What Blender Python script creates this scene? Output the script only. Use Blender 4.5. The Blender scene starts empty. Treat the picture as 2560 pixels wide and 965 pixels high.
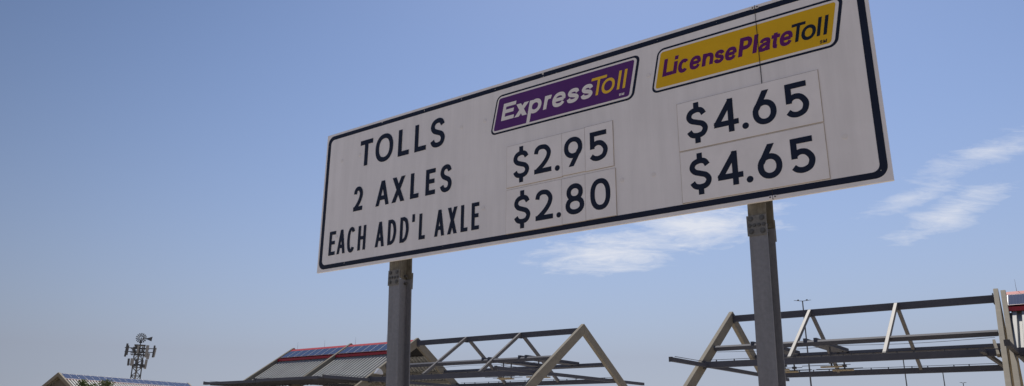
import bpy, math, random
from mathutils import Vector, Matrix
random.seed(7)
R_ = math.radians
scene = bpy.context.scene
COL = scene.collection

# ------------------------------------------------------------------ camera
cam = bpy.data.cameras.new('camera')
cam.sensor_fit = 'HORIZONTAL'; cam.sensor_width = 36.0; cam.lens = 27.301
cam.clip_start = 0.1; cam.clip_end = 9000
camo = bpy.data.objects.new('camera', cam); COL.objects.link(camo)
right = Vector((0.99997, -0.002208, 0.0072295)); up = Vector((-0.007559, -0.292084, 0.956363))
back = right.cross(up); up = back.cross(right)
m = Matrix((right.normalized(), up.normalized(), back.normalized())).transposed().to_4x4()
m.translation = (0, 0, 1.6)
camo.matrix_world = m
scene.camera = camo

# ------------------------------------------------------------------ light, sky, exposure
SUN_EL, SUN_AZ = 57.0, 14.0        # sun stands high beyond the sign
sun = bpy.data.lights.new('sun', 'SUN'); sun.energy = 4.9; sun.angle = R_(0.53); sun.color = (1.0, 0.945, 0.86)
suno = bpy.data.objects.new('sun', sun); COL.objects.link(suno)
sd = Vector((math.sin(R_(SUN_AZ)) * math.cos(R_(SUN_EL)), math.cos(R_(SUN_AZ)) * math.cos(R_(SUN_EL)), math.sin(R_(SUN_EL))))
suno.rotation_euler = sd.to_track_quat('Z', 'Y').to_euler(); suno.location = sd * 200

world = bpy.data.worlds.new('World'); scene.world = world; world.use_nodes = True
wt = world.node_tree; wt.nodes.clear()
def wn(t, **k):
    n = wt.nodes.new(t)
    for a, v in k.items(): setattr(n, a, v)
    return n
def wl(a, b): wt.links.new(a, b)
def wmath(op, a, b=None, c=None, clamp=False):
    n = wn('ShaderNodeMath', operation=op, use_clamp=clamp)
    for i, v in enumerate((a, b, c)):
        if v is None: continue
        if isinstance(v, (int, float)): n.inputs[i].default_value = v
        else: wl(v, n.inputs[i])
    return n.outputs[0]
sky = wn('ShaderNodeTexSky', sky_type='NISHITA'); sky.sun_disc = False
sky.sun_elevation = R_(SUN_EL); sky.sun_rotation = R_(SUN_AZ)
sky.altitude = 1600; sky.air_density = 1.0; sky.dust_density = 1.6; sky.ozone_density = 3.0
tc = wn('ShaderNodeTexCoord'); sep = wn('ShaderNodeSeparateXYZ'); wl(tc.outputs['Generated'], sep.inputs[0])
X, Y, Z = sep.outputs
fy = wmath('MAXIMUM', Y, 0.02)
A = wmath('DIVIDE', X, fy); B = wmath('DIVIDE', Z, fy)
front = wmath('GREATER_THAN', Y, 0.02)
# wispy streaks: stretched noise, tilted, domain-warped
comb = wn('ShaderNodeCombineXYZ'); wl(A, comb.inputs[0]); wl(B, comb.inputs[1])
def cloud_noise(rot, sx, sy, off, detail=8.0, rough=0.6, dist=0.6):
    mp = wn('ShaderNodeMapping'); mp.inputs['Rotation'].default_value = (0, 0, R_(rot))
    mp.inputs['Scale'].default_value = (sx, sy, 1); mp.inputs['Location'].default_value = off
    wl(comb.outputs[0], mp.inputs['Vector'])
    nz = wn('ShaderNodeTexNoise'); nz.inputs['Scale'].default_value = 1.0; nz.inputs['Detail'].default_value = detail
    nz.inputs['Roughness'].default_value = rough; nz.inputs['Distortion'].default_value = dist
    wl(mp.outputs[0], nz.inputs['Vector']); return nz.outputs['Fac']
def blob(cx, cy, rx, ry, rot):
    c, s = math.cos(R_(rot)), math.sin(R_(rot))
    dx = wmath('SUBTRACT', A, cx); dy = wmath('SUBTRACT', B, cy)
    p = wmath('DIVIDE', wmath('ADD', wmath('MULTIPLY', dx, c), wmath('MULTIPLY', dy, s)), rx)
    q = wmath('DIVIDE', wmath('SUBTRACT', wmath('MULTIPLY', dy, c), wmath('MULTIPLY', dx, s)), ry)
    r2 = wmath('ADD', wmath('MULTIPLY', p, p), wmath('MULTIPLY', q, q))
    return wmath('SUBTRACT', 1.0, wmath('POWER', r2, 0.6), clamp=True)
n1 = cloud_noise(-14, 9, 42, (3.1, 1.7, 0), 9.0, 0.62, 0.8); n2 = cloud_noise(-24, 26, 120, (0.4, 5.2, 0), 10.0, 0.68, 1.2)
nmix = wmath('ADD', wmath('MULTIPLY', n1, 0.62), wmath('MULTIPLY', n2, 0.38))
cl = None
for (cx, cy, rx, ry, rot, gain) in (
        (0.135, 0.227, 0.15, 0.042, 7, .95), (0.24, 0.258, 0.18, 0.048, 11, 1.0), (0.345, 0.286, 0.05, 0.012, 8, .7),
        (0.645, 0.366, 0.14, 0.029, 20, .62), (0.535, 0.301, 0.10, 0.020, 20, .6), (0.59, 0.284, 0.13, 0.032, 24, .7)):
    bb = blob(cx, cy, rx, ry, rot)
    d = wmath('MULTIPLY', wmath('SUBTRACT', wmath('ADD', wmath('MULTIPLY', bb, 0.60), wmath('MULTIPLY', nmix, 1.5)), 0.93, clamp=True), 2.3 * gain, clamp=True)
    d = wmath('MULTIPLY', d, wmath('MULTIPLY', bb, 4.0, clamp=True))
    cl = d if cl is None else wmath('MAXIMUM', cl, d)
cl = wmath('MULTIPLY', wmath('MULTIPLY', cl, front), 0.8)
hsv = wn('ShaderNodeHueSaturation'); hsv.inputs['Hue'].default_value = 0.504; hsv.inputs['Saturation'].default_value = 1.10; hsv.inputs['Value'].default_value = 1.0
wl(sky.outputs[0], hsv.inputs['Color'])
# summer haze: the sky greys evenly all round towards the horizon
hz = wmath('MULTIPLY', wmath('POWER', 2.71828, wmath('MULTIPLY', wmath('MAXIMUM', Z, 0.0), -4.0)), 1.42, clamp=True)
hz = wmath('MULTIPLY', hz, 0.92)
mixh = wn('ShaderNodeMix', data_type='RGBA'); wl(hz, mixh.inputs['Factor']); wl(hsv.outputs[0], mixh.inputs['A'])
mixh.inputs['B'].default_value = (2.88, 3.15, 3.90, 1)
# broad brightening of the hazy sky on the sun's side
side = wmath('ADD', wmath('MULTIPLY', X, math.sin(R_(SUN_AZ))), wmath('MULTIPLY', Y, math.cos(R_(SUN_AZ))))
mr = wn('ShaderNodeMapRange', interpolation_type='SMOOTHSTEP'); wl(side, mr.inputs['Value'])
for k_, v_ in (('From Min', .42), ('From Max', .97), ('To Min', .68), ('To Max', 1.10)): mr.inputs[k_].default_value = v_
mixg = wn('ShaderNodeMix', data_type='RGBA', blend_type='MULTIPLY'); mixg.inputs['Factor'].default_value = 1.0
wl(mixh.outputs['Result'], mixg.inputs['A']); wl(mr.outputs[0], mixg.inputs['B'])
mixc = wn('ShaderNodeMix', data_type='RGBA'); wl(cl, mixc.inputs['Factor']); wl(mixg.outputs['Result'], mixc.inputs['A'])
mixc.inputs['B'].default_value = (6.7, 6.8, 7.2, 1)
bg = wn('ShaderNodeBackground'); bg.inputs['Strength'].default_value = 0.12
wl(mixc.outputs['Result'], bg.inputs['Color'])
wo = wn('ShaderNodeOutputWorld'); wl(bg.outputs[0], wo.inputs['Surface'])
vs = scene.view_settings
vs.view_transform = 'Standard'; vs.look = 'None'; vs.exposure = 0.0; vs.gamma = 1.0; vs.use_curve_mapping = False

# ------------------------------------------------------------------ materials
def mat(name, col, rough=0.6, metal=0.0, noise=None, spec=0.5, bump=None, streak=None):
    """col base colour; noise=(scale, amount[, detail]) mottles it; streak=(vec scale, amount) adds stretched wear; bump=(scale,strength)"""
    M = bpy.data.materials.new(name); M.use_nodes = True
    nt = M.node_tree; b = nt.nodes['Principled BSDF']
    b.inputs['Base Color'].default_value = (*col, 1); b.inputs['Roughness'].default_value = rough
    b.inputs['Metallic'].default_value = metal; b.inputs['Specular IOR Level'].default_value = spec
    tcn = nt.nodes.new('ShaderNodeTexCoord')
    cur = None
    def mul(fac_out, amt, cur):
        mr = nt.nodes.new('ShaderNodeMapRange'); mr.inputs['From Min'].default_value = 0.3; mr.inputs['From Max'].default_value = 0.7
        mr.inputs['To Min'].default_value = 1 - amt; mr.inputs['To Max'].default_value = 1 + amt * 0.6
        nt.links.new(fac_out, mr.inputs['Value'])
        mx = nt.nodes.new('ShaderNodeMix'); mx.data_type = 'RGBA'; mx.blend_type = 'MULTIPLY'; mx.inputs['Factor'].default_value = 1
        if cur is None: mx.inputs['A'].default_value = (*col, 1)
        else: nt.links.new(cur, mx.inputs['A'])
        nt.links.new(mr.outputs[0], mx.inputs['B']); return mx.outputs['Result']
    def nz(scale, detail=6, sc3=None, off=0):
        n = nt.nodes.new('ShaderNodeTexNoise'); n.inputs['Scale'].default_value = scale; n.inputs['Detail'].default_value = detail
        n.inputs['Roughness'].default_value = 0.62
        if sc3:
            mp = nt.nodes.new('ShaderNodeMapping'); mp.inputs['Scale'].default_value = sc3; mp.inputs['Location'].default_value = (off, off, 0)
            nt.links.new(tcn.outputs['Object'], mp.inputs[0]); nt.links.new(mp.outputs[0], n.inputs['Vector'])
        else: nt.links.new(tcn.outputs['Object'], n.inputs['Vector'])
        return n.outputs['Fac']
    if noise: cur = mul(nz(noise[0], noise[2] if len(noise) > 2 else 6), noise[1], cur)
    if streak: cur = mul(nz(1.0, 5, streak[0], 2.3), streak[1], cur)
    if cur is not None: nt.links.new(cur, b.inputs['Base Color'])
    if bump:
        bp = nt.nodes.new('ShaderNodeBump'); bp.inputs['Strength'].default_value = bump[1]; bp.inputs['Distance'].default_value = 0.02
        nt.links.new(nz(bump[0]), bp.inputs['Height']); nt.links.new(bp.outputs[0], b.inputs['Normal'])
    return M
def chipped(name, col, under, scale=9.0, thr=0.695):
    """paint with small chips that show the white sheet below"""
    M = mat(name, col, 0.55, spec=.25, noise=(3.0, .12)); nt = M.node_tree; b = nt.nodes['Principled BSDF']
    src = b.inputs['Base Color'].links[0].from_socket
    n = nt.nodes.new('ShaderNodeTexNoise'); n.inputs['Scale'].default_value = scale; n.inputs['Detail'].default_value = 3
    t = nt.nodes.new('ShaderNodeTexCoord'); nt.links.new(t.outputs['Object'], n.inputs['Vector'])
    g = nt.nodes.new('ShaderNodeMath'); g.operation = 'GREATER_THAN'; g.inputs[1].default_value = thr; nt.links.new(n.outputs['Fac'], g.inputs[0])
    mx = nt.nodes.new('ShaderNodeMix'); mx.data_type = 'RGBA'; nt.links.new(g.outputs[0], mx.inputs['Factor']); nt.links.new(src, mx.inputs['A'])
    mx.inputs['B'].default_value = (*under, 1); nt.links.new(mx.outputs['Result'], b.inputs['Base Color']); return M
WHITE = (0.865, 0.845, 0.885)
M = dict(
    sheet=mat('sign_sheeting', WHITE, 0.5, noise=(0.8, .07), streak=((9, 9, .6), .06)),
    plate=mat('price_plate_white', (0.885, 0.86, 0.895), 0.5, noise=(2.5, .06), streak=((6, 6, 2), .03)),
    navy=mat('navy_vinyl', (0.010, 0.016, 0.040), 0.5, spec=.25, noise=(2.0, .12)),
    navy_chip=chipped('navy_border_vinyl', (0.010, 0.016, 0.040), (0.55, .53, .52)),
    purple=mat('purple_vinyl', (0.105, 0.030, 0.185), 0.5, spec=.25, noise=(2, .08)),
    purple_t=mat('purple_letter_vinyl', (0.120, 0.013, 0.150), 0.5, spec=.25, noise=(2, .08)),
    yellow=mat('yellow_vinyl', (0.74, 0.45, 0.014), 0.5, spec=.25, noise=(1.5, .08)),
    yellow_t=mat('yellow_letter_vinyl', (0.84, 0.53, 0.03), 0.5),
    silver_t=mat('pale_letter_vinyl', (0.84, 0.81, 0.83), 0.5),
    alu=mat('sign_aluminium', (0.45, 0.45, 0.46), 0.45, 0.5, noise=(4, .1)),
    galv=mat('galvanised_steel', (0.235, 0.24, 0.27), 0.55, 0.2, noise=(22, .12, 8), streak=((14, 14, 1.1), .12), bump=(40, .15)),
    galv_d=mat('galvanised_plate', (0.20, 0.195, 0.19), 0.55, 0.2, noise=(30, .25, 8), streak=((20, 20, 5), .2)),
    rust=mat('rusty_mill_steel', (0.165, 0.152, 0.125), 0.75, noise=(12, .35, 8), streak=((26, 26, 2.5), .4)),
    bolt=mat('bolt_steel', (0.12, 0.12, 0.12), 0.5, 0.5, noise=(20, .2)),
    seam=mat('seam_gap', (0.03, 0.03, 0.032), 0.8),
    edge=mat('weathered_plate_edge', (0.52, 0.46, 0.41), 0.8, noise=(3, .35)),
    rivet=mat('rivet_cover', (0.80, 0.775, 0.80), 0.5),
    concrete=mat('cast_concrete', (0.25, 0.222, 0.176), 0.9, noise=(0.9, .14, 10), streak=((.8, .8, 7), .07), bump=(14, .3)),
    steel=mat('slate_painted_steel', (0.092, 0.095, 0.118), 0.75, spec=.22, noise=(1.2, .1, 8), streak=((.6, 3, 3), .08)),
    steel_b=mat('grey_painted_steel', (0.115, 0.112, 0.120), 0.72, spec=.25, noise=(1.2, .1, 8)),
    strut=mat('sunlit_grey_steel', (0.15, 0.142, 0.145), 0.6, spec=.4, noise=(1.2, .1, 8)),  # lighter copy of the grey steel, sun on the struts put into its colour
    pipe=mat('dark_conduit', (0.05, 0.05, 0.06), 0.5),
    red=mat('red_painted_trim', (0.42, 0.014, 0.032), 0.42, noise=(1.0, .08)),
    redcap=mat('faded_red_cap', (0.42, 0.040, 0.055), 0.6, spec=.3, noise=(1.0, .1)),
    corr=mat('corrugated_metal', (0.40, 0.40, 0.385), 0.6, 0.0, spec=.3, noise=(0.7, .1), streak=((1, .3, .3), .08)),
    soffit=mat('beige_soffit', (0.36, 0.33, 0.27), 0.85, noise=(1.5, .1)),
    dark=mat('roof_shade_black', (0.022, 0.021, 0.022), 0.9),  # near-black paints in the shade under the clad roofs
    frame=mat('panel_frame_aluminium', (0.42, 0.42, 0.44), 0.5, 0.3),
    lampw=mat('white_lamp_housing', (0.75, 0.76, 0.78), 0.4),
    board=mat('tan_signal_board', (0.42, 0.33, 0.19), 0.7, noise=(3, .15)),
    rod=mat('lightning_rod_metal', (0.3, 0.3, 0.31), 0.4, 0.6),
    wall=mat('gable_wall_panel', (0.16, 0.14, 0.115), 0.85, noise=(1, .12)),
    tower=mat('tower_steel', (0.10, 0.105, 0.115), 0.6, 0.2, noise=(2, .2)),  # tower colours lightened a little to stand in for distance haze
    tower_l=mat('tower_antenna_shell', (0.32, 0.315, 0.31), 0.6, noise=(2, .12)),
    tower_d=mat('tower_dark_equipment', (0.085, 0.088, 0.098), 0.6, noise=(2, .12)),
    bark=mat('bark', (0.10, 0.075, 0.05), 0.9, noise=(9, .3), bump=(12, .6)),
    polem=mat('mast_steel', (0.10, 0.10, 0.105), 0.5, 0.3),
    ground=mat('dry_grass_ground', (0.38, 0.315, 0.225), 0.95, noise=(0.15, .25, 10), bump=(3, .5)),
    road=mat('concrete_road', (0.43, 0.39, 0.34), 0.9, noise=(0.4, .16, 10), bump=(20, .2)),
    kerb=mat('kerb_concrete', (0.36, 0.34, 0.31), 0.9, noise=(1.2, .15)),
    paint=mat('road_marking_paint', (0.72, 0.72, 0.70), 0.7, noise=(5, .15)),
)
def solar_material():
    S = mat('solar_glass', (0.022, 0.045, 0.125), 0.10, 0.0, spec=0.6); nt = S.node_tree; b = nt.nodes['Principled BSDF']
    t = nt.nodes.new('ShaderNodeTexCoord'); br = nt.nodes.new('ShaderNodeTexBrick')
    br.offset = 0; br.inputs['Scale'].default_value = 1.0; br.inputs['Brick Width'].default_value = 0.158; br.inputs['Row Height'].default_value = 0.158
    br.inputs['Mortar Size'].default_value = 0.006; br.inputs['Color1'].default_value = (0.026, 0.046, 0.110, 1); br.inputs['Color2'].default_value = (0.034, 0.052, 0.120, 1)
    br.inputs['Mortar'].default_value = (0.09, 0.11, 0.18, 1)
    nt.links.new(t.outputs['Object'], br.inputs['Vector']); nt.links.new(br.outputs['Color'], b.inputs['Base Color']); return S
M['solar'] = solar_material()
def leaf_material():
    S = mat('leaf_green', (0.075, 0.105, 0.028), 0.6); nt = S.node_tree; b = nt.nodes['Principled BSDF']
    g = nt.nodes.new('ShaderNodeNewGeometry'); r = nt.nodes.new('ShaderNodeValToRGB')
    r.color_ramp.elements[0].color = (0.045, 0.075, 0.018, 1); r.color_ramp.elements[1].color = (0.13, 0.15, 0.04, 1)
    nt.links.new(g.outputs['Random Per Island'], r.inputs[0]); nt.links.new(r.outputs[0], b.inputs['Base Color'])
    b.inputs['Transmission Weight'].default_value = 0.0
    tr = nt.nodes.new('ShaderNodeBsdfTranslucent'); mx = nt.nodes.new('ShaderNodeMixShader'); mx.inputs[0].default_value = 0.3
    nt.links.new(r.outputs[0], tr.inputs['Color']); nt.links.new(b.outputs[0], mx.inputs[1]); nt.links.new(tr.outputs[0], mx.inputs[2])
    nt.links.new(mx.outputs[0], nt.nodes['Material Output'].inputs['Surface']); return S
M['leaf'] = leaf_material()

# ------------------------------------------------------------------ mesh helpers
class MB:
    def __init__(s): s.v = []; s.f = []
    def add(s, vs, fs):
        o = len(s.v); s.v += [tuple(p) for p in vs]; s.f += [tuple(i + o for i in f) for f in fs]; return s
    def box(s, x0, x1, y0, y1, z0, z1):
        return s.add([(x0,y0,z0),(x1,y0,z0),(x1,y1,z0),(x0,y1,z0),(x0,y0,z1),(x1,y0,z1),(x1,y1,z1),(x0,y1,z1)],
                     [(0,3,2,1),(4,5,6,7),(0,1,5,4),(1,2,6,5),(2,3,7,6),(3,0,4,7)])
    def prism(s, poly, axis, a, b):
        """poly of 2D points extruded along axis ('x': poly=(y,z); 'y': poly=(x,z); 'z': poly=(x,y)) from a to b"""
        n = len(poly)
        def P(p, t): return (t, p[0], p[1]) if axis == 'x' else (p[0], t, p[1]) if axis == 'y' else (p[0], p[1], t)
        return s.add([P(p, a) for p in poly] + [P(p, b) for p in poly],
                     [tuple(range(n))[::-1], tuple(range(n, 2*n))] + [(i, (i+1) % n, n + (i+1) % n, n + i) for i in range(n)])
    def beam(s, p, q, w, h, upv=(0, 0, 1)):
        p, q = Vector(p), Vector(q); d = (q - p).normalized(); u = Vector(upv)
        r = d.cross(u).normalized(); u = r.cross(d).normalized(); r *= w/2; u *= h/2
        return s.add([p-r-u, p+r-u, p+r+u, p-r+u, q-r-u, q+r-u, q+r+u, q-r+u],
                     [(0,3,2,1),(4,5,6,7),(0,1,5,4),(1,2,6,5),(2,3,7,6),(3,0,4,7)])
    def tube(s, p, q, r0, r1=None, n=8):
        r1 = r0 if r1 is None else r1
        p, q = Vector(p), Vector(q); d = (q - p).normalized(); u = Vector((0,0,1)) if abs(d.z) < .9 else Vector((1,0,0))
        a = d.cross(u).normalized(); b = d.cross(a)
        vs = [p + (a*math.cos(t)+b*math.sin(t))*r0 for t in (2*math.pi*i/n for i in range(n))] + [q + (a*math.cos(t)+b*math.sin(t))*r1 for t in (2*math.pi*i/n for i in range(n))]
        return s.add(vs, [tuple(range(n)), tuple(range(2*n-1, n-1, -1))] + [(i, n+i, n+(i+1) % n, (i+1) % n) for i in range(n)])
    def build(s, name, material, parent=None, label=None, bevel=0, kind=None, loc=None, smooth=False):
        me = bpy.data.meshes.new(name); me.from_pydata(s.v, [], s.f); me.update()
        me.materials.append(M[material] if isinstance(material, str) else material)
        o = bpy.data.objects.new(name, me); COL.objects.link(o)
        if parent: o.parent = parent
        if label: o['label'] = label
        if kind: o['kind'] = kind
        if loc: o.location = loc
        if smooth:
            for p in me.polygons: p.use_smooth = True
        if bevel:
            b = o.modifiers.new('bevel', 'BEVEL'); b.width = bevel; b.segments = 2; b.limit_method = 'ANGLE'
        return o
def thing(name, loc, rz, label, cat, group=None):
    o = bpy.data.objects.new(name, None); COL.objects.link(o); o.empty_display_size = .2
    o.location = loc; o.rotation_euler = (0, 0, rz); o['label'] = label; o['category'] = cat
    if group: o['group'] = group
    return o
def inst(o, parent, loc=None, rot=None):
    c = o.copy(); COL.objects.link(c); c.parent = parent
    if loc is not None: c.location = loc
    if rot is not None: c.rotation_euler = rot
    return c
ROT = -math.atan2(0.58932783, 0.807894)          # the plaza and the sign share one axis
D1 = Vector((-0.807894, 0.58932783, 0)); D2 = Vector((0.58932783, 0.807894, 0))
P0 = Vector((5.908625, 64.26548, 0))             # below the apex of the lone concrete frame; local x = -t along the ridge
def plaza(x, y=0, z=0): return P0 - D1*x + D2*y + Vector((0, 0, z))

# ------------------------------------------------------------------ ground
g = MB().add([(-4000,-4000,0),(4000,-4000,0),(4000,4000,0),(-4000,4000,0)], [(0,1,2,3)]).build('ground', 'ground'); g['kind'] = 'structure'
rd = MB()
rd.add([plaza(-44,-400,.004), plaza(21.5,-400,.004), plaza(21.5,500,.004), plaza(-44,500,.004)], [(0,1,2,3)])
ro = rd.build('road', 'road'); ro['kind'] = 'structure'
kb = MB(); a, b, c, d = plaza(21.5,-400), plaza(21.9,-400), plaza(21.9,500), plaza(21.5,500)
kb.add([a,b,c,d]+[p+Vector((0,0,.14)) for p in (a,b,c,d)], [(0,1,5,4),(1,2,6,5),(2,3,7,6),(3,0,4,7),(4,5,6,7)])
ko = kb.build('kerb', 'kerb'); ko['kind'] = 'structure'
mk = MB()
for xl in (-40, -28, -24.3, -20.6, -16.9, 1.0, 4.7, 17.5):
    for k in range(-10, 14):
        y0 = k*12.0
        mk.add([plaza(xl-.07,y0,.009), plaza(xl+.07,y0,.009), plaza(xl+.07,y0+(3 if xl not in (-40,17.5) else 11.9),.009), plaza(xl-.07,y0+(3 if xl not in (-40,17.5) else 11.9),.009)], [(0,1,2,3)])
mo = mk.build('road_marking', 'paint', ro)

# ------------------------------------------------------------------ stroke lettering
def catmull(pts, n=9, closed=False):
    out = []; N = len(pts)
    rng = range(N if closed else N-1)
    for i in rng:
        if closed: p0, p1, p2, p3 = (pts[(i+k) % N] for k in (-1, 0, 1, 2))
        else: p0, p1, p2, p3 = pts[max(i-1,0)], pts[i], pts[i+1], pts[min(i+2,N-1)]
        for j in range(n):
            t = j/n
            out.append(tuple(.5*((2*p1[k]) + (-p0[k]+p2[k])*t + (2*p0[k]-5*p1[k]+4*p2[k]-p3[k])*t*t + (-p0[k]+3*p1[k]-3*p2[k]+p3[k])*t**3) for k in (0,1)))
    if not closed: out.append(tuple(pts[-1]))
    return out
def ell(cx, cy, rx, ry, a0, a1, n=28, p=2.25):
    o = []
    for i in range(n+1):
        a = R_(a0 + (a1-a0)*i/n); c, s = math.cos(a), math.sin(a)
        o.append((cx + rx*math.copysign(abs(c)**(2/p), c), cy + ry*math.copysign(abs(s)**(2/p), s)))
    return o
S_ = [(.93,.80),(.78,.955),(.50,1.0),(.17,.93),(.04,.755),(.18,.60),(.50,.51),(.82,.42),(.97,.25),(.83,.06),(.50,0),(.18,.05),(.02,.20)]
# each glyph: list of ('l' open polyline square caps | 'c' smooth | 'o' closed smooth | 'd' diagonal cut flat | 'b' butt line) in the unit box of the stroke centre line
GL = {
 'T': [('l',[(.5,0),(.5,1)]),('l',[(0,1),(1,1)])],
 'L': [('l',[(0,1),(0,0),(1,0)])],
 'E': [('l',[(1,1),(0,1),(0,0),(1,0)]),('l',[(0,.52),(.86,.52)])],
 'H': [('l',[(0,0),(0,1)]),('l',[(1,0),(1,1)]),('l',[(0,.5),(1,.5)])],
 'O': [('o',ell(.5,.5,.5,.5,0,360))],
 '0': [('o',ell(.5,.5,.5,.5,0,360,36,2.3))],
 'C': [('c',ell(.5,.5,.5,.5,42,318))],
 'S': [('c',S_)],
 'A': [('d',(0,0),(.5,1)),('d',(1,0),(.5,1)),('l',[(.24,.27),(.76,.27)])],
 'X': [('d',(0,0),(1,1)),('d',(1,0),(0,1))],
 'D': [('l',[(.25,0),(0,0),(0,1),(.25,1)]),('c',[(.2,1),(.45,.985),(.80,.87),(1,.5),(.80,.13),(.45,.015),(.2,0)])],
 "'": [('l',[(.5,0),(.5,1)])],
 'P': [('l',[(0,0),(0,1),(.5,1)]),('l',[(0,.43),(.5,.43)]),('c',ell(.5,.715,.5,.285,90,-90,14))],
 'M': [('l',[(0,0),(0,1)]),('l',[(1,0),(1,1)]),('d',(.5,0),(0,1)),('d',(.5,0),(1,1))],
 '2': [('c',[(.03,.74),(.10,.90),(.27,.985),(.50,1.0),(.76,.95),(.95,.79),(.95,.62),(.80,.43),(.50,.22),(.06,0)]),('l',[(.05,0),(1,0)])],
 '4': [('l',[(.76,0),(.76,1)]),('b',[(.80,1.06),(-.02,.205)]),('l',[(.03,.235),(1,.235)])],
 '5': [('l',[(.93,1),(.10,1),(.10,.50)]),('c',[(.10,.50),(.25,.585),(.48,.625),(.75,.575),(.96,.41),(.985,.25),(.85,.08),(.52,0),(.22,.03),(.02,.13)])],
 '6': [('o',ell(.5,.335,.5,.335,0,360,32,2.1)),('d',(.03,.44),(.60,1.0))],
 '9': [('o',ell(.5,.665,.5,.335,0,360,32,2.1)),('d',(.38,0),(.97,.56))],
 '8': [('o',ell(.5,.755,.42,.245,0,360,30,2.1)),('o',ell(.5,.255,.5,.255,0,360,30,2.1))],
 '$': [('c',S_),('b',[(.5,.98),(.5,1.30)]),('b',[(.5,-.29),(.5,.02)])],
 'x': [('d',(0,0),(1,1)),('d',(1,0),(0,1))],
 'r': [('l',[(0,0),(0,1)]),('c',[(.02,.52),(.12,.80),(.42,.97),(.80,1.0),(1.15,.97)])],
 'e': [('b',[(.0,.50),(1.0,.50)]),('c',[(.985,.46),(.97,.70),(.82,.92),(.52,1.0),(.20,.92),(.02,.65),(.02,.36),(.18,.09),(.50,0),(.80,.06),(.97,.25)])],
 's': [('c',[(.93,.74),(.80,.93),(.50,1.0),(.18,.94),(.06,.75),(.22,.585),(.50,.51),(.80,.42),(.96,.25),(.82,.06),(.50,0),(.16,.06),(.03,.26)])],
 'o': [('o',ell(.5,.5,.5,.5,0,360,30,2.1))],
 'l': [('l',[(.5,0),(.5,1)])],
 'c': [('c',ell(.5,.5,.5,.5,40,320,24,2.2))],
 'n': [('l',[(0,0),(0,1)]),('c',[(.02,.60),(.15,.88),(.50,1.0),(.85,.90),(1,.62),(1,.30),(1,-.16)])],
 'a': [('c',[(.06,.74),(.20,.94),(.55,1.0),(.86,.92),(.93,.68),(.93,.30),(.99,-.15)]),('c',[(.93,.60),(.60,.55),(.22,.46),(.02,.25),(.12,.03),(.45,0),(.75,.10),(.93,.34)])],
 't': [('c',[(.42,1.32),(.42,.70),(.42,.22),(.55,.02),(1,.0)]),('l',[(0,.98),(.98,.98)])],
 'i': [('l',[(.5,0),(.5,1)])],
}
def glyph(mb, ch, u0, u1, v0, v1, sw, y, shear=0.0, base=0.0, lay=[0]):
    """add one character to mb in the sign's own x/z plane at depth y (towards the viewer is -y)"""
    iw, ih = (u1-u0-sw), (v1-v0-sw)
    def mp(p): return (u0+sw/2+p[0]*iw, v0+sw/2+p[1]*ih)
    def put(poly2, faces):
        lay[0] = (lay[0]+1) % 5; yy = y - lay[0]*0.00035
        mb.add([(p[0]+shear*(p[1]-base), yy, p[1]) for p in poly2], faces)
    for st in GL[ch]:
        k = st[0]
        if k == 'd':
            p, q = st[1], st[2]
            a = (u0+p[0]*(u1-u0), v0+p[1]*(v1-v0)); b = (u0+q[0]*(u1-u0), v0+q[1]*(v1-v0))
            dx, dy = b[0]-a[0], b[1]-a[1]; hw = sw*math.hypot(dx, dy)/abs(dy)*.5*.98
            if ch in '69': hw *= .98
            def inset(t, h): return t[0] if ch in '4' and 0 else max(u0+h, min(u1-h, t[0]))
            ax, bx = inset(a, hw), inset(b, hw)
            put([(ax-hw,a[1]),(ax+hw,a[1]),(bx+hw,b[1]),(bx-hw,b[1])], [(0,1,2,3)]); continue
        pts = [mp(p) for p in st[1]]
        if k == 'c': pts = catmull(pts, 6)
        closed = k == 'o'
        if closed: pts = pts[:-1]
        pp = []
        for p in pts:
            if not pp or math.hypot(p[0]-pp[-1][0], p[1]-pp[-1][1]) > 1e-5: pp.append(p)
        pts = pp; N = len(pts)
        if k == 'l':
            def ext(a, b):
                d = math.hypot(a[0]-b[0], a[1]-b[1]); return (a[0]+(a[0]-b[0])/d*sw/2, a[1]+(a[1]-b[1])/d*sw/2)
            p0, pn = ext(pts[0], pts[1]), ext(pts[-1], pts[-2]); pts[0] = p0; pts[-1] = pn
        L, Rr = [], []
        for i in range(N):
            a = pts[i-1] if (closed or i > 0) else pts[i]; b = pts[(i+1) % N] if (closed or i < N-1) else pts[i]; c = pts[i]
            d1 = Vector((c[0]-a[0], c[1]-a[1])); d2 = Vector((b[0]-c[0], b[1]-c[1]))
            if d1.length < 1e-7: d1 = d2.copy()
            if d2.length < 1e-7: d2 = d1.copy()
            d1.normalize(); d2.normalize(); t = (d1+d2).normalized(); n = Vector((-t.y, t.x))
            h = sw/2/max(.5, n.dot(Vector((-d1.y, d1.x))))
            L.append((c[0]+n.x*h, c[1]+n.y*h)); Rr.append((c[0]-n.x*h, c[1]-n.y*h))
        fs = [(i, i+1, N+i+1, N+i) for i in range(N-1)] + ([(N-1, 0, N, 2*N-1)] if closed else [])
        put(L+Rr, fs)
def disc(mb, u, v, r, y, n=20, thick=0):
    if thick: mb.prism([(u+r*math.cos(2*math.pi*i/n), v+r*math.sin(2*math.pi*i/n)) for i in range(n)], 'y', y, y+thick)
    else: mb.add([(u+r*math.cos(2*math.pi*i/n), y, v+r*math.sin(2*math.pi*i/n)) for i in range(n)], [tuple(range(n))])
def rrect(u0, u1, v0, v1, r, shear=0.0, n=7):
    o = []
    for cx, cy, a0 in ((u1-r, v0+r, -90), (u1-r, v1-r, 0), (u0+r, v1-r, 90), (u0+r, v0+r, 180)):
        for i in range(n+1):
            a = R_(a0+90*i/n); x, z = cx+r*math.cos(a), cy+r*math.sin(a); o.append((x+shear*(z-v0), z))
    return o
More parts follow.
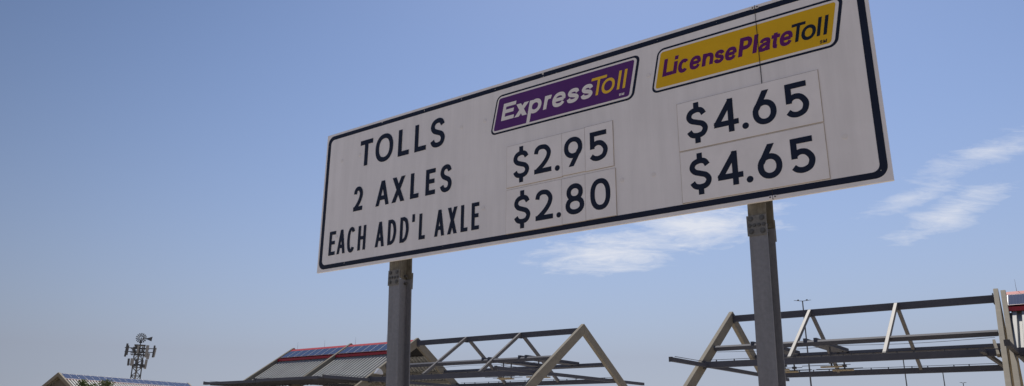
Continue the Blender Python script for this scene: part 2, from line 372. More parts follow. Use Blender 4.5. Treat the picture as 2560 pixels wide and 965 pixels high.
def ring(mb, outer, inner, y):
    n = len(outer); mb.add([(p[0], y, p[1]) for p in outer]+[(p[0], y, p[1]) for p in inner], [(i, (i+1) % n, n+(i+1) % n, n+i) for i in range(n)])
def sheet2(mb, poly, y): mb.add([(p[0], y, p[1]) for p in poly], [tuple(range(len(poly)))])

# ------------------------------------------------------------------ THE TOLL SIGN
SW, SH, SZ = 8.338, 2.30, 3.934
sign = thing('toll_sign', (-3.05446, 12.0327, 0), ROT, 'large white toll price board with navy border on two galvanised steel posts', 'sign')
def zz(v): return v + SZ
SEAM = 7.172
MB().box(0, SEAM-.003, 0, .032, SZ, SZ+SH).build('sheet_panel', 'sheet', sign)
MB().box(SEAM+.003, SW, 0, .032, SZ, SZ+SH).build('sheet_panel', 'sheet', sign)
for v in (.30, 1.15, 2.0):
    MB().box(.12, SW-.12, .034, .098, SZ+v-.05, SZ+v+.05).build('stringer', 'alu', sign)
mb = MB(); ring(mb, rrect(.034, SW-.034, SZ+.042, SZ+SH-.038, .12), rrect(.102, SW-.106, SZ+.110, SZ+SH-.104, .075), -.002)
mb.build('border', 'navy_chip', sign)
mb = MB(); mb.box(SEAM-.0035, SEAM+.0035, -.0122, -.0109, SZ+1.322, SZ+SH-.002); mb.build('seam', 'seam', sign)
mb = MB(); mb.box(SEAM-.004, SEAM+.004, -.006, -.003, SZ+.002, SZ+.112); mb.build('seam', 'seam', sign)
for v in (.028, SH-.03):
    br_ = MB().box(SEAM-.040, SEAM+.040, -.006, -.0035, SZ+v-.016, SZ+v+.016).build('splice_plate', 'sheet', sign)
    for du in (-.026, .026):
        q = MB(); disc(q, SEAM+du, SZ+v, .009, -.012, 10, .006); q.build('screw', 'bolt', br_)
# legend
def word(txt, name='lettering'):
    mb = MB()
    for ch, u0, u1, v0, v1, sw in txt: glyph(mb, ch, u0, u1, SZ+v0, SZ+v1, sw, -.004)
    return mb.build(name, 'navy', sign)
v0, v1, w = 1.600, 2.030, .076
word([('T',.809,1.085,v0,v1,w),('O',1.153,1.531,v0-.015,v1+.015,w),('L',1.640,1.866,v0,v1,w),('L',1.978,2.208,v0,v1,w),('S',2.285,2.578,v0-.012,v1+.015,w)])
v0, v1, w = .884, 1.276, .068
word([('2',.730,.937,v0,v1,w)])
word([('A',1.225,1.504,v0,v1,w),('X',1.562,1.823,v0,v1,w),('L',1.935,2.103,v0,v1,w),('E',2.235,2.420,v0,v1,w),('S',2.508,2.734,v0-.01,v1+.012,w)])
v0, v1, w = .247, .630, .056
word([('E',.240,.384,v0,v1,w),('A',.425,.612,v0,v1,w),('C',.653,.828,v0-.01,v1+.01,w),('H',.889,1.056,v0,v1,w)])
word([('A',1.262,1.451,v0,v1,w),('D',1.519,1.692,v0,v1,w),('D',1.766,1.941,v0,v1,w),("'",2.001,2.056,.526,.643,.050),('L',2.140,2.259,v0,v1,w)])
word([('A',2.436,2.622,v0,v1,w),('X',2.676,2.849,v0,v1,w),('L',2.915,3.036,v0,v1,w),('E',3.104,3.236,v0,v1,w)])
# price plates
def price(u0, u1, v0, v1, chars):
    pl = MB().box(u0+.0025, u1-.0025, -.0125, -.001, SZ+v0, SZ+v1).build('price_plate', 'plate', sign)
    MB().box(u0-.0035, u1+.0035, -.0075, -.0006, SZ+v0-.006, SZ+v1+.006).build('plate_edge', 'edge', pl)
    for ch, a, b, c, d in chars:
        mb = MB()
        if ch == '.': disc(mb, (a+b)/2, SZ+(c+d)/2, (b-a)/2*.76, -.0142)
        else: glyph(mb, ch, a, b, SZ+c, SZ+d, .064, -.0142)
        mb.build('numeral', 'navy', pl)
b0, t0 = .843, 1.234
price(3.697, 4.572, .740, 1.318, [('$',3.802,4.072,.838,1.218),('2',4.135,4.412,b0,t0),('.',4.452,4.552,.815,.915)])
price(4.572, 4.913, .748, 1.318, [('9',4.606,4.878,b0,t0)])
price(4.913, 5.312, .742, 1.324, [('5',4.967,5.238,b0,t0)])
b0, t0 = .214, .613
price(3.692, 4.563, .112, .702, [('$',3.820,4.091,.213,.598),('2',4.155,4.431,b0,t0),('.',4.470,4.570-.008,.195,.293)])
price(4.563, 4.906, .114, .702, [('8',4.618,4.889,b0,t0)])
price(4.906, 5.328, .116, .704, [('0',4.975,5.255,b0,t0)])
b0, t0 = .846, 1.242
price(6.165, 7.765, .742, 1.325, [('$',6.266,6.532,.855,1.232),('4',6.592,6.884,b0,t0),('.',6.906,7.004,.830,.926),('6',7.043,7.304,b0,t0),('5',7.388,7.646,b0,t0)])
b0, t0 = .228, .616
price(6.168, 7.763, .124, .722, [('$',6.267,6.534,.243,.614),('4',6.593,6.886,b0,t0),('.',6.904,7.002,.213,.309),('6',7.046,7.308,b0,t0),('5',7.386,7.646,b0,t0)])
# logo plates
def logo(u0, u1, v0, v1, fieldmat, words):
    sh = .207
    pl = MB(); sheet2(pl, rrect(u0, u1, SZ+v0, SZ+v1, .085, sh), -.002); pl = pl.build('logo_plate', 'navy', sign)
    a = MB(); sheet2(a, rrect(u0+.030, u1-.030, SZ+v0+.026, SZ+v1-.026, .062, sh), -.0035); a.build('white_rim', 'silver_t', pl)
    c = MB(); sheet2(c, rrect(u0+.060, u1-.060, SZ+v0+.052, SZ+v1-.052, .030, sh), -.005); c.build('colour_field', fieldmat, pl)
    for material, glyphs in words:
        mb = MB()
        for ch, a_, b_, c_, d_, sw in glyphs:
            glyph(mb, ch, a_, b_, SZ+c_, SZ+d_, sw, -.0066, .2, SZ+1.718)
        mb.build('lettering', material, pl)
    return pl
B, XH, CP = 1.716, 1.907, 1.966; w = .052
logo(3.402, 5.608, 1.546, 2.116, 'purple', [
    ('silver_t', [('E',3.588,3.800,1.722,CP,w),('x',3.813,4.022,1.720,1.905,w),('l',4.033,4.090,1.575,1.905,.054),('o',4.035,4.239,B-.006,XH+.004,w),('r',4.281,4.400,1.720,1.907,w),
                  ('e',4.413,4.616,B-.008,XH+.003,.049),('s',4.640,4.828,B-.006,XH,.050),('s',4.851,5.033,B-.006,XH,.050)]),
    ('yellow_t', [('T',4.987,5.209,1.722,1.966,.036),('o',5.155,5.341,B-.006,1.912,.036),('l',5.382,5.418,1.722,1.967,.036),('l',5.462,5.498,1.720,1.967,.036)]),
    ('silver_t', [('S',5.428,5.458,1.630,1.661,.008),('M',5.464,5.500,1.630,1.661,.008)])])
B, XH, CP = 1.713, 1.868, 1.940; w = .042
logo(5.845, 7.992, 1.543, 2.104, 'yellow', [
    ('purple_t', [('L',5.9990,6.1310,1.726,1.945,w*1.06),('i',6.1331,6.1809,1.727,1.882,0.0450),('i',6.1331,6.1809,1.908,1.950,0.0445),('c',6.1950,6.3260,B,1.884,w*1.06),('e',6.3400,6.4780,B,1.880,0.0407),
                  ('n',6.4980,6.6330,1.718,1.872,w*1.06),('s',6.6420,6.7660,B-.004,1.870,0.0418),('e',6.7730,6.9080,B-.008,1.866,0.0407),('P',6.9340,7.0800,1.712,1.938,0.0472),
                  ('l',7.0970,7.1460,1.712,1.932,0.0461),('a',7.1620,7.2960,1.703,1.862,0.0407),('t',7.3000,7.3940,1.703,1.868,0.0418),('e',7.3970,7.5360,1.698,1.870,0.0407)]),
    ('navy', [('T',7.513,7.661,1.708,1.926,.035),('o',7.630,7.782,1.698,1.870,.036),('l',7.796,7.831,1.708,1.924,.035),('l',7.866,7.901,1.705,1.925,.035)]),
    ('navy', [('S',7.838,7.866,1.614,1.652,.008),('M',7.873,7.909,1.614,1.652,.008)])])
# round stiffener studs
for u, v in ((.391,1.79),(.795,1.81),(2.874,1.80),(3.301,1.80),(3.301,.531),(5.41,.54),(5.824,.532),(7.948,.536),(5.819,1.803),(.394,.533)):
    q = MB(); disc(q, u, SZ+v, .028, -.006, 18, .005); q.build('stud', 'rivet', sign, bevel=.002)

# posts: galvanised wide-flange beams with bolted breakaway hinge plates just under the board
def post(ua, ub, lean, nm):
    """ua..ub flange span at the board's foot, lean = drift of u per metre down"""
    bot = -(SZ+.35); top = SZ + 2.22
    def xs(u, z): return u + lean*(SZ - z)
    y0, y1 = .100, .365; tf, tw = .016, .012; mid = (ua+ub)/2
    cut = SZ - .215
    def ib(za, zb, mm, parent=None, name='post'):
        mb = MB()
        for (p0, p1, q0, q1) in ((ua, ub, y0, y0+tf), (ua, ub, y1-tf, y1), (mid-tw/2, mid+tw/2, y0+tf, y1-tf)):
            vs = [(xs(u, z), y, z) for z in (za, zb) for (u, y) in ((p0,q0),(p1,q0),(p1,q1),(p0,q1))]
            mb.add(vs, [(0,3,2,1),(4,5,6,7),(0,1,5,4),(1,2,6,5),(2,3,7,6),(3,0,4,7)])
        return mb.build(name, mm, parent)
    po = ib(-.3, cut-.004, 'galv', sign)
    up_ = ib(cut+.004, top, 'rust', po, 'upper_section')
    za, zb = SZ-.335, SZ-.112
    pl = MB().box(xs(ua,za)-.012, xs(ub,za)+.004, y0-.014, y0-.001, za, zb).build('hinge_plate', 'galv_d', po, bevel=.003)
    pb = MB().box(xs(ua,za)-.004, xs(ub,za)+.010, y1+.001, y1+.014, za-.03, zb-.01).build('hinge_plate', 'galv_d', po, bevel=.003)
    for fz, rr, us in ((.83, .021, (.18, .80)), (.50, .015, (.10, .36, .62, .88)), (.20, .021, (.18, .80))):
        for t in us:
            q = MB(); uu = xs(ua, za) + (ub-ua)*t; n = 6 if rr > .02 else 12
            disc(q, uu, za+(zb-za)*fz, rr, y0-.026, n, .012); disc(q, uu, za+(zb-za)*fz, rr*1.45, y0-.0165, 14, .0025)
            q.build('bolt', 'bolt', po)
    for fz in (.25, .72):
        for yy in (y1-.05,):
            q = MB(); q.tube((xs(mid,za)-.045, yy, za+(zb-za)*fz), (xs(mid,za)+.045, yy, za+(zb-za)*fz), .02, n=6)
            q.build('bolt', 'bolt', po)
    # footing
    MB().tube((xs(mid,0), (y0+y1)/2, -.3), (xs(mid,0), (y0+y1)/2, .05), .38, n=24).build('footing', 'kerb', po)
post(1.486, 1.692, .0326, 'post')
post(6.860, 7.054, -.0205, 'post')

# ------------------------------------------------------------------ THE TOLL PLAZA CANOPIES
ZR, SL = 10.0, 0.64
def concrete_frame(par, x, w=.29, yaw=0.0, apex=10.02):
    """an A of two cast rafters on legs; yaw turns it about its apex"""
    fr = MB()
    th = .88; S = 10.6; lx = 9.75
    fo = None
    for sg in (-1, 1):
        zb = lambda s: apex - SL*s
        poly = [(0, apex), (sg*S, zb(S)), (sg*S, zb(S)-.30), (sg*(lx), zb(lx)-th), (0, apex-th)]
        leg = [(sg*S, zb(S)-.30), (sg*S, -.2), (sg*(lx), -.2), (sg*lx, zb(lx)-th)]
        y0 = .004*sg
        mb = MB().prism([(p[0]+y0, p[1]) for p in poly], 'x', -w/2, w/2)
        if fo is None:
            fo = mb.build('concrete_frame', 'concrete', par, bevel=.03, loc=(x, 0, 0)); fo.rotation_euler = (0, 0, yaw); ra = fo
            # the second rafter and the legs are pieces of the frame
        else: mb.build('rafter', 'concrete', fo, bevel=.03)
        MB().prism([(p[0]+y0, p[1]-.004) for p in leg], 'x', -w/2+.002, w/2-.002).build('leg', 'concrete', fo, bevel=.03)
    return fo
def clips(par, x0, x1, y, z, n, seed=0):
    rnd = random.Random(seed)
    MB().tube((x0, y, z+.10), (x1, y, z+.10), .018, n=6).build('conduit', 'pipe', par)
    for i in range(n):
        xx = x0 + (x1-x0)*(i+.5+rnd.uniform(-.3,.3))/n
        MB().box(xx-.03, xx+.03, y-.03, y+.03, z-.01, z+.12).build('bracket', 'pipe', par)
def open_bay(par, x0, x1, seed, nst=2, skew=0.0):
    MB().box(x0, x1, -.11, .11, 9.24, 9.70).build('ridge_beam', 'steel', par, bevel=.01)
    for sg in (-1, 1):
        MB().beam((x0, sg*4.02, 7.00), (x1-sg*skew*4.1, sg*4.02, 7.00), .26, .28, (0, sg*.54, .84)).build('purlin', 'steel', par, bevel=.01)
        e = MB().box(x0, x1-sg*skew*6.1, sg*6-.13, sg*6+.13, 5.58, 5.97).build('eave_beam', 'steel', par, bevel=.01)
        clips(e, x0+.4, x1-.4, sg*6, 5.97, 12, seed+sg)
    for (yy, zz_, hy, hz_) in ((0, 9.47, .20, .34), (-6, 5.775, .22, .28), (6, 5.775, .22, .28)):
        for xe, sg in ((x0, 1), (x1-skew*yy, -1)):
            ep = MB().box(min(xe, xe+sg*.03), max(xe, xe+sg*.03), yy-hy, yy+hy, zz_-hz_, zz_+hz_).build('end_plate', 'steel_b', par)
            for by in (-.7, .7):
                for bz in (-.8, .8):
                    MB().tube((xe+sg*.03, yy+by*hy, zz_+bz*hz_), (xe+sg*.06, yy+by*hy, zz_+bz*hz_), .03, n=6).build('bolt', 'pipe', ep)
    cab = MB(); N = 14                                   # slack cable strung along the near purlin
    pts = [(x0+(x1-x0)*k/N, -3.7, 6.80-.10*math.sin(math.pi*((k*2.0/N) % 1.0))) for k in range(N+1)]
    for p_, q_ in zip(pts, pts[1:]): cab.tube(p_, q_, .014, n=5)
    cab.build('cable', 'pipe', par)
    for i in range(nst):
        xx = x0 + (x1-x0)*(i+1)/(nst+1)
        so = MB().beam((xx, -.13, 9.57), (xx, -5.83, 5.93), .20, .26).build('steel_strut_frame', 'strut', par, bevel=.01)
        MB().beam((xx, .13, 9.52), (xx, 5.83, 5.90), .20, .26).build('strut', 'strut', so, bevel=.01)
        MB().box(xx-.16, xx+.16, -.16, .16, 9.20, 9.235).build('gusset_plate', 'steel', so)
        
def tie(par, x, y0=-11.4, y1=11.1, z0=5.62, z1=5.85):
    t = MB().box(x-.11, x+.11, y0, y1, z0-.006, z1+.014).build('tie_beam', 'steel', par, bevel=.01)
    MB().box(x-.13, x+.13, y0-.012, y0-.001, z0-.03, z1+.04).build('end_cap', 'pipe', t)
    MB().tube((x, y0+.6, z1+.10), (x, -6.4, z1+.12), .02, n=6).build('conduit', 'pipe', t)
def lane_gear(par, x, y0=-4.1, y1=3.95, rods=(-2.0, -.9, 2.6), seed=0):
    """twin cross beam between the purlins with hanging lane signal boards"""
    rnd = random.Random(seed)
    cb = MB().box(x-.42, x-.22, y0, y1, 7.10, 7.32).build('cross_beam', 'steel', par, bevel=.01)
    MB().box(x+.22, x+.42, y0, y1, 7.10, 7.32).build('twin_beam', 'steel', cb, bevel=.01)
    MB().box(x-.5, x+.5, y0+.8, y1-.6, 7.045, 7.095).build('tray', 'steel', cb)
    for r in rods:
        h = MB().tube((x+.3, r, 5.80), (x+.3, r, 7.09), .055, n=8).build('hanger', 'steel', par)
        MB().tube((x-1.6, r-.05, 5.86), (x+1.5, r-.05, 5.86), .022, n=6).build('wire_bar', 'pipe', h)
        MB().box(x-.55+rnd.uniform(-.4,.3), x+.5+rnd.uniform(0,.5), r-.14, r+.14, 5.70, 5.80).build('signal_board', 'board', h, bevel=.01)
        MB().box(x+.17, x+.43, r-.13, r+.13, 5.95, 6.10).build('junction_box', 'pipe', h)
# roof of a clad bay
def rib_sheet(x0, x1, pa, pb, pitch=.47, hgt=.20):
    """corrugated sheet running down the slope from pa=(y,z) to pb=(y,z): trapezoid ribs, one continuous folded surface"""
    n = max(1, round((x1-x0)/pitch)); p = (x1-x0)/n
    prof = []
    for i in range(n):
        o = x0+i*p
        prof += [(o, 0), (o+p*.42, 0), (o+p*.50, hgt), (o+p*.92, hgt)]
    prof.append((x1, 0))
    d = Vector((0, pb[0]-pa[0], pb[1]-pa[1])).normalized(); nrm = Vector((0, -d.z, d.y))
    if nrm.z < 0: nrm = -nrm
    mb = MB(); vs = []
    for (yy, z) in (pa, pb): vs += [(x, yy+nrm.y*h, z+nrm.z*h) for x, h in prof]
    for (yy, z) in (pa, pb): vs += [(x, yy+nrm.y*(h-.012), z+nrm.z*(h-.012)) for x, h in prof]
    k = len(prof); fs = []
    for i in range(k-1):
        fs += [(i, i+1, k+i+1, k+i), (2*k+i, 3*k+i, 3*k+i+1, 2*k+i+1)]
    return mb.add(vs, fs)
_solar = {}
def solar_row(par, x0, x1, n, pa, pb, gap=.03):
    d = Vector((0, pb[0]-pa[0], pb[1]-pa[1])); L = d.length; p = (x1-x0)/n
    key = (round(p,3), round(L,3))
    ang = math.atan2(d.z, d.y)
    for i in range(n):
        if key not in _solar:
            a = MB().box(.004, p-.004, 0, L, 0, .035).build('solar_panel', 'frame', par)
            b = MB().box(gap, p-gap, .03, L-.03, .036, .041).build('glass', 'solar', a); _solar[key] = (a, b)
        else:
            a0, b0 = _solar[key]; a = inst(a0, par); b = inst(b0, a)
        # panel plane: local y runs down the slope, local z must face up and out
        if d.y < 0: rot = Matrix(((-1,0,0),(0,d.y/L,-d.z/L*-1),(0,d.z/L,0)))
        xo = x0+i*p
        down = d/L; xa = Vector((1,0,0)); za = xa.cross(down)
        if za.z < 0: xa = Vector((-1,0,0)); za = xa.cross(down); xo = x0+(i+1)*p
        mm = Matrix((xa, down, za)).transposed().to_4x4(); mm.translation = (xo, pa[0], pa[1])
        a.matrix_local = mm
def clad_bay(par, x0, x1, npan=8, rods=2, far=True):
    rf = MB().box(x0, x1, -.16, .16, 9.72, 9.80).build('roof_ridge_cap', 'redcap', par)
    for sg in ((-1, 1) if far else (-1,)):
        r0, r1 = (sg*.17, 9.80), (sg*.52, 9.58)
        MB().prism([(sg*.17, 9.80), (sg*.52, 9.585), (sg*.52, 9.535), (sg*.17, 9.72)], 'x', x0, x1).build('cap_flashing', 'redcap', rf)
        solar_row(par, x0+.03, x1-.03, npan, (sg*.54, 9.53), (sg*1.72, 8.775), .055)
        MB().box(x0, x1, min(sg*1.74, sg*2.06), max(sg*1.74, sg*2.06), 8.625, 8.655).build('gutter_lip', 'redcap', par)
        MB().box(x0, x1, min(sg*1.98, sg*2.05), max(sg*1.98, sg*2.05), 8.40, 8.62).build('red_fascia', 'red', par)
        rib_sheet(x0, x1, (sg*1.62, 8.36), (sg*6.1, 5.50)).build('corrugated_sheet', 'corr', par)
        MB().prism([(sg*.2,9.46),(sg*1.7,8.50),(sg*1.7,8.42),(sg*.2,9.38)], 'x', x0, x1).build('deck', 'dark', par)
        for s in (2.4, 3.6, 4.8):
            zc = 8.36 - (s-1.62)*.638
            MB().box(x0, x1, sg*s-.08, sg*s+.08, zc-.34, zc-.06).build('purlin', 'soffit', par)
        MB().box(x0, x1, sg*6-.13, sg*6+.13, 5.56, 5.96).build('eave_beam', 'steel', par)
    MB().box(x0, x1, -.2, .2, 9.0, 9.34).build('ridge_beam', 'dark', par)
    for i in range(rods):
        xx = x0+(x1-x0)*(i+.12+.0*i)/rods*1.0
        MB().tube((xx, 0, 9.78), (xx, 0, 10.55), .014, .006, n=6).build('lightning_rod', 'rod', par)
def deck(par, x0, x1, yn=-11.2):
    MB().box(x0, x1, yn, -6.2, 5.66, 5.78).build('eave_deck', 'steel', par)
    MB().box(x0, x1, yn-.20, yn-.01, 5.56, 5.80).build('edge_beam', 'steel', par, bevel=.01)
    for k in range(6):
        xx = x0 + (x1-x0)*(k+.5)/6
        MB().box(xx-.06, xx+.06, yn+.01, -6.2, 5.50, 5.655).build('deck_rib', 'steel_b', par)

cA = thing('toll_canopy', P0, ROT, 'open gabled toll canopy with red trimmed solar roof at its left end, behind left post', 'canopy', 'gabled toll canopies')
concrete_frame(cA, 0); concrete_frame(cA, -18.4, apex=10.0); concrete_frame(cA, -27.6, apex=10.0); concrete_frame(cA, -36.6, apex=10.0)
open_bay(cA, -18.24, -.16, 3)
tie(cA, -.29); tie(cA, -18.12); tie(cA, -27.3); tie(cA, -36.3, y0=-10.5)
lane_gear(cA, -3.2, rods=(-2.2, -1.1), seed=1); lane_gear(cA, -6.9, rods=(-2.0, -.9), seed=2)
clad_bay(cA, -36.44, -27.76, 8); clad_bay(cA, -27.44, -18.56, 8)
deck(cA, -36.1, -27.5, -10.4); deck(cA, -27.1, -18.9, -11.2)
lm = MB().prism([(-5.75,6.30),(-4.82,6.26),(-4.84,6.42),(-4.95,6.58),(-5.12,6.70),(-5.35,6.76)], 'x', -18.15, -17.85).build('flood_lamp', 'lampw', cA, bevel=.02)

cB = thing('toll_canopy', plaza(12.6), ROT, 'bare steel gabled canopy frame without roofing, behind right sign post', 'canopy', 'gabled toll canopies')
concrete_frame(cB, 0); concrete_frame(cB, 16.69, w=.27, yaw=R_(3.0), apex=10.10)
open_bay(cB, .16, 16.52, 5, skew=.052)
tie(cB, .29); 
lane_gear(cB, 3.1, rods=(2.6, .4), seed=4); lane_gear(cB, 6.5, rods=(2.7, -.7), seed=5)
MB().box(16.05, 16.25, -8.2, 11.0, 5.64, 5.84).build('tie_beam', 'steel', cB)
MB().beam((16.55, -5.2, 6.45), (16.75, -6.5, 5.55), .13, .2).build('knee_brace', 'concrete', cB)
cC = thing('toll_canopy', plaza(29.66), ROT, 'clad toll canopy with solar roof cut off by right picture edge', 'canopy', 'gabled toll canopies')
concrete_frame(cC, 0, w=.27, yaw=R_(3.0), apex=9.97); concrete_frame(cC, 9.2, w=.27, apex=9.97)
clad_bay(cC, .16, 9.04, 4); tie(cC, .5, y1=6.5)

# ------------------------------------------------------------------ service building with solar roof, far left
bl = thing('service_building', (-54.005, 95.0, 0), R_(90-20.1), 'long low building with blue solar panel ridge and pale ribbed roof, far left', 'building')
# local x runs along the ridge (away, to the right); local y to the left of it. near slope faces -y
BZ, BL_, bs = 7.80, 21.6, .68
MB().box(.35, BL_-.2, -.10, .10, BZ-.16, BZ-.05).build('ridge_cap', 'steel_b', bl)
for sg in (-1, 1):
    solar_row(bl, .30, BL_-.15, 20, (sg*.10, BZ-.10), (sg*1.02, BZ-.10-.92*bs), .018)
    za = BZ-.12-.92*bs
    MB().box(.28, BL_-.12, min(sg*1.02,sg*1.12), max(sg*1.02,sg*1.12), za-.13, za-.015).build('red_fascia', 'red', bl)
    MB().prism([(sg*.05,BZ-.2),(sg*1.0,BZ-.2-.95*bs),(sg*1.0,BZ-.3-.95*bs),(sg*.05,BZ-.3)], 'x', .3, BL_-.15).build('deck', 'soffit', bl)
    rib_sheet(.30, BL_-.15, (sg*1.02, za-.10), (sg*5.2, za-.10-4.18*bs), .42, .12).build('corrugated_sheet', 'corr', bl)
for xx, nm in ((0, 'gable_frame'), (BL_-.12, 'gable_frame')):
    for sg in (-1, 1):
        MB().prism([(0+.003*sg,BZ+.02),(sg*5.4,BZ+.02-5.4*bs),(sg*5.4,BZ-.45-5.4*bs),(0+.003*sg,BZ-.45)], 'x', xx, xx+.28).build('gable_rafter', 'concrete', bl, bevel=.02)
MB().prism([(-4.9,0),(4.9,0),(4.9,BZ-.62-4.9*bs),(0,BZ-.62),(-4.9,BZ-.62-4.9*bs)], 'x', .6, .9).build('wall', 'wall', bl)
MB().prism([(-4.9,0),(4.9,0),(4.9,BZ-.62-4.9*bs),(0,BZ-.62),(-4.9,BZ-.62-4.9*bs)], 'x', BL_-.9, BL_-.6).build('wall', 'wall', bl)
for sg in (-1, 1): MB().box(.9, BL_-.9, sg*4.75-.12, sg*4.75+.12, 0, BZ-.70-4.9*bs).build('wall', 'wall', bl)

# ------------------------------------------------------------------ antenna tower with a wind wheel
tw = thing('antenna_tower', (-70.55, 150, 0), R_(25.2), 'dark lattice antenna tower topped by a small wind wheel, beyond left building', 'tower')
hw = .78
legs = ((-hw,-hw),(hw,-hw),(hw,hw),(-hw,hw))
for (lx, ly) in legs: MB().tube((lx*1.06, ly*1.06, 0), (lx, ly, 16.5), .14, .09, n=8).build('leg', 'tower', tw)
MB().tube((-.2, 0, 0), (0, 0, 16.6), .20, .16, n=10).build('cable_mast', 'tower_l', tw)
zs = [i*1.55 for i in range(11)]
for i in range(10):
    z0, z1 = zs[i], zs[i+1]; b = MB()
    for k in range(4):
        p, q = legs[k], legs[(k+1) % 4]
        b.beam((p[0],p[1],z0), (q[0],q[1],z1), .07, .07); b.beam((q[0],q[1],z0), (p[0],p[1],z1), .07, .07); b.beam((p[0],p[1],z1), (q[0],q[1],z1), .08, .08)
    b.build('brace', 'tower', tw)
MB().box(-1.0, .95, -.95, .95, 16.44, 16.60).build('top_platform', 'tower_d', tw)
for zb, e0, e1 in ((15.9,-2.55,2.75),(15.2,-2.5,2.7),(14.75,-1.5,1.6),(12.9,-1.45,1.55)):
    MB().box(e0, e1, -1.22, -1.10, zb-.07, zb+.07).build('antenna_arm', 'tower_d', tw)
    MB().box(e0*.6, e1*.6, -1.42, -1.24, zb-.22, zb-.06).build('antenna_arm', 'tower_d', tw)
for (x, z0, z1, w, mm, tilt) in ((-2.30,14.2,16.65,.28,'tower_d',-.05),(-2.02,14.5,16.3,.2,'tower_d',-.04),(2.42,14.25,16.5,.26,'tower_d',-.04),(2.62,14.3,16.1,.20,'tower_l',-.10),
        (-.28,14.9,16.4,.26,'tower_l',0),(1.25,14.2,16.5,.42,'tower_l',-.03),(1.55,13.9,15.0,.4,'tower_l',-.1),(.5,15.2,16.2,.2,'tower_d',0),(-1.0,14.9,16.1,.22,'tower_d',0),
        (-1.55,12.6,13.9,.30,'tower_d',.03),(-.95,12.6,13.95,.48,'tower_l',.02),(-.30,12.7,13.8,.25,'tower_d',0),(.75,12.5,13.7,.36,'tower_d',0),(1.35,12.1,13.85,.36,'tower_l',-.06),(-.5,12.45,12.75,.7,'tower_d',0),(.9,12.3,12.8,.8,'tower_d',0)):
    w *= 1.25; q = MB().prism([(-w/2,0),(w/2,0),(w/2,z1-z0),(-w/2,z1-z0)], 'y', -.12, .12).build('panel_antenna', mm, tw, bevel=.05)
    q.location = (x, -1.5, z0); q.rotation_euler = (0, -tilt, 0); q.location.x += 0.0
# smaller clutter: radio units and cables on the head frame
rnd = random.Random(5)
for i in range(14):
    x = rnd.uniform(-1.2, 1.5); z = rnd.uniform(14.1, 16.0); s = rnd.uniform(.18, .34)
    MB().box(x-s/2, x+s/2, -1.4, -1.1, z, z+s*rnd.uniform(.8,1.5)).build('radio_unit', 'tower_d', tw)
MB().tube((0,0,16.6),(0,0,18.0),.10,.07,n=8).build('windmill_mast', 'tower_d', tw)
whl = MB().tube((-.0,-.55,17.85),(-.0,.35,17.85),.13,n=12).build('wind_wheel', 'tower_d', tw)
bl0 = None
for i in range(15):
    a = 2*math.pi*i/15
    if bl0 is None:
        bl0 = MB().add([(-.05,-.04,.28),(.05,.04,.28),(.12,.07,.95),(-.12,-.07,.95),(-.05,-.02,.28),(.05,.06,.28),(.12,.09,.95),(-.12,-.05,.95)], [(0,1,2,3),(7,6,5,4),(0,4,5,1),(1,5,6,2),(2,6,7,3),(3,7,4,0)]).build('blade', 'tower_d', whl)
        bl0.location = (0, -.5, 17.85); b_ = bl0
    else: b_ = inst(bl0, whl)
    b_.rotation_euler = (0, a, 0)
MB().add([(.95*math.cos(t)*.42, -.5, 17.85+.95*math.sin(t)*.42) for t in (2*math.pi*i/20 for i in range(20))]+[(.95*math.cos(t)*.36, -.5, 17.85+.95*math.sin(t)*.36) for t in (2*math.pi*i/20 for i in range(20))], [(i,(i+1)%20,20+(i+1)%20,20+i) for i in range(20)]).build('rim', 'tower_d', whl)
MB().prism([(.2,17.79),(1.05,17.72),(1.85,17.40),(1.95,18.30),(1.05,17.98),(.2,17.91)], 'y', .25, .30).build('tail_vane', 'tower_d', whl)

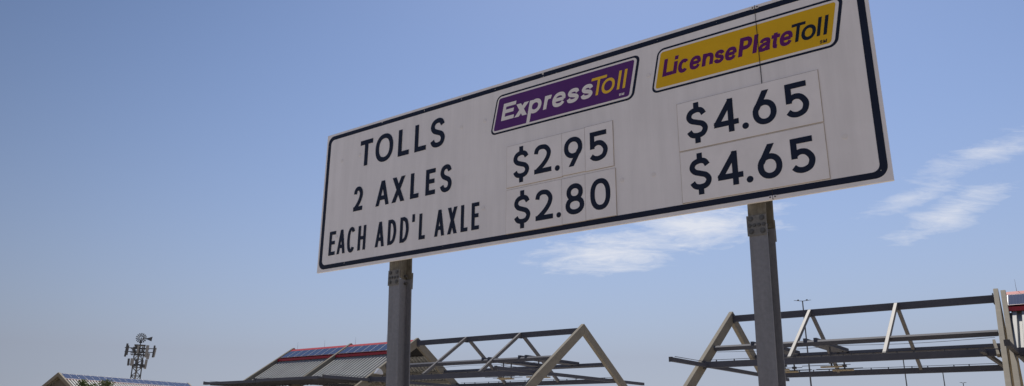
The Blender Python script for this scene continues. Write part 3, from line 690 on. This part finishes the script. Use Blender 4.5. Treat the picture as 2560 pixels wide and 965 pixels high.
# ------------------------------------------------------------------ tall light masts beyond the plaza
def mast(x, y, h, arm, r, label, head=True, tilt=0):
    o = thing('light_mast', (x, y, 0), ROT + R_(20), label, 'light mast', 'light masts beyond the plaza')
    MB().tube((0,0,0), (0,0,h), r*1.6, r, n=8).build('pole', 'polem', o)
    for sg in (-1, 1):
        a = MB().tube((0,0,h-.05), (sg*arm,0,h+.22*arm*.3), r*.55, r*.4, n=6).build('arm', 'polem', o)
        MB().prism([(sg*arm*.40,h+.02),(sg*arm*.62,h+.04),(sg*arm*.62,h+.17),(sg*arm*.42,h+.22)], 'y', -.18, .18).build('luminaire', 'polem', o)
    return o
mast(48.95, 130, 22.75, 1.35, .095, 'tall dark twin arm light mast standing above the bare canopy ridge')
mast(99.3, 200, 20.3, .6, .12, 'thin dark light mast crossing below the bare canopy eave beams')
mast(125.15, 230, 18.6, .75, .13, 'slim light mast with short arms just under the far eave beam')
mast(170.3, 300, 19.9, 1.2, .14, 'faintest light mast, farthest and lowest, near right concrete legs')

# ------------------------------------------------------------------ tree in front of the service building
tr = thing('tree', (-31.3, 60.0, 0), 0, 'green treetop poking up before the solar roofed building', 'tree')
t_ = MB().tube((0,0,-.2), (.05,.05,1.7), .16, .11, n=10)
rnd = random.Random(11)
tips = [(-.82,0,4.72),(-.55,-.2,4.45),(.0,-.1,4.40),(.75,0,4.68),(1.05,.1,4.72),(1.5,.3,4.15),(-1.5,.2,4.0),(.3,.8,4.2),(-.4,.9,4.1),(.4,-.9,4.0),(-1.0,-.9,3.8),(1.2,-.8,3.7),(-1.8,-.2,3.2),(1.9,.1,3.2),(0,1.4,3.3),(0,-1.4,3.1)]
for (x, y, z) in tips:
    mid = (x*.4, y*.4, 1.7+(z-1.7)*.5); t_.tube((.05,.05,1.6), mid, .07, .04, n=6); t_.tube(mid, (x,y,z), .04, .012, n=5)
t_.build('trunk', 'bark', tr)
lv = MB()
for (x, y, z) in tips:
    for k in range(230):
        d = Vector((rnd.gauss(0,1), rnd.gauss(0,1), rnd.gauss(0,1))).normalized()*rnd.random()**.5
        c = Vector((x + d.x*.42, y + d.y*.42, z + d.z*.34)); s = rnd.uniform(.035,.075)
        a = Vector((rnd.gauss(0,1), rnd.gauss(0,1), rnd.gauss(0,.6))).normalized(); b = a.cross(Vector((rnd.gauss(0,1), rnd.gauss(0,1), rnd.gauss(0,1)))).normalized()
        lv.add([c-a*s*1.5, c+b*s*.6, c+a*s*1.5, c-b*s*.6], [(0,1,2,3)])
lv.build('crown', 'leaf', tr)
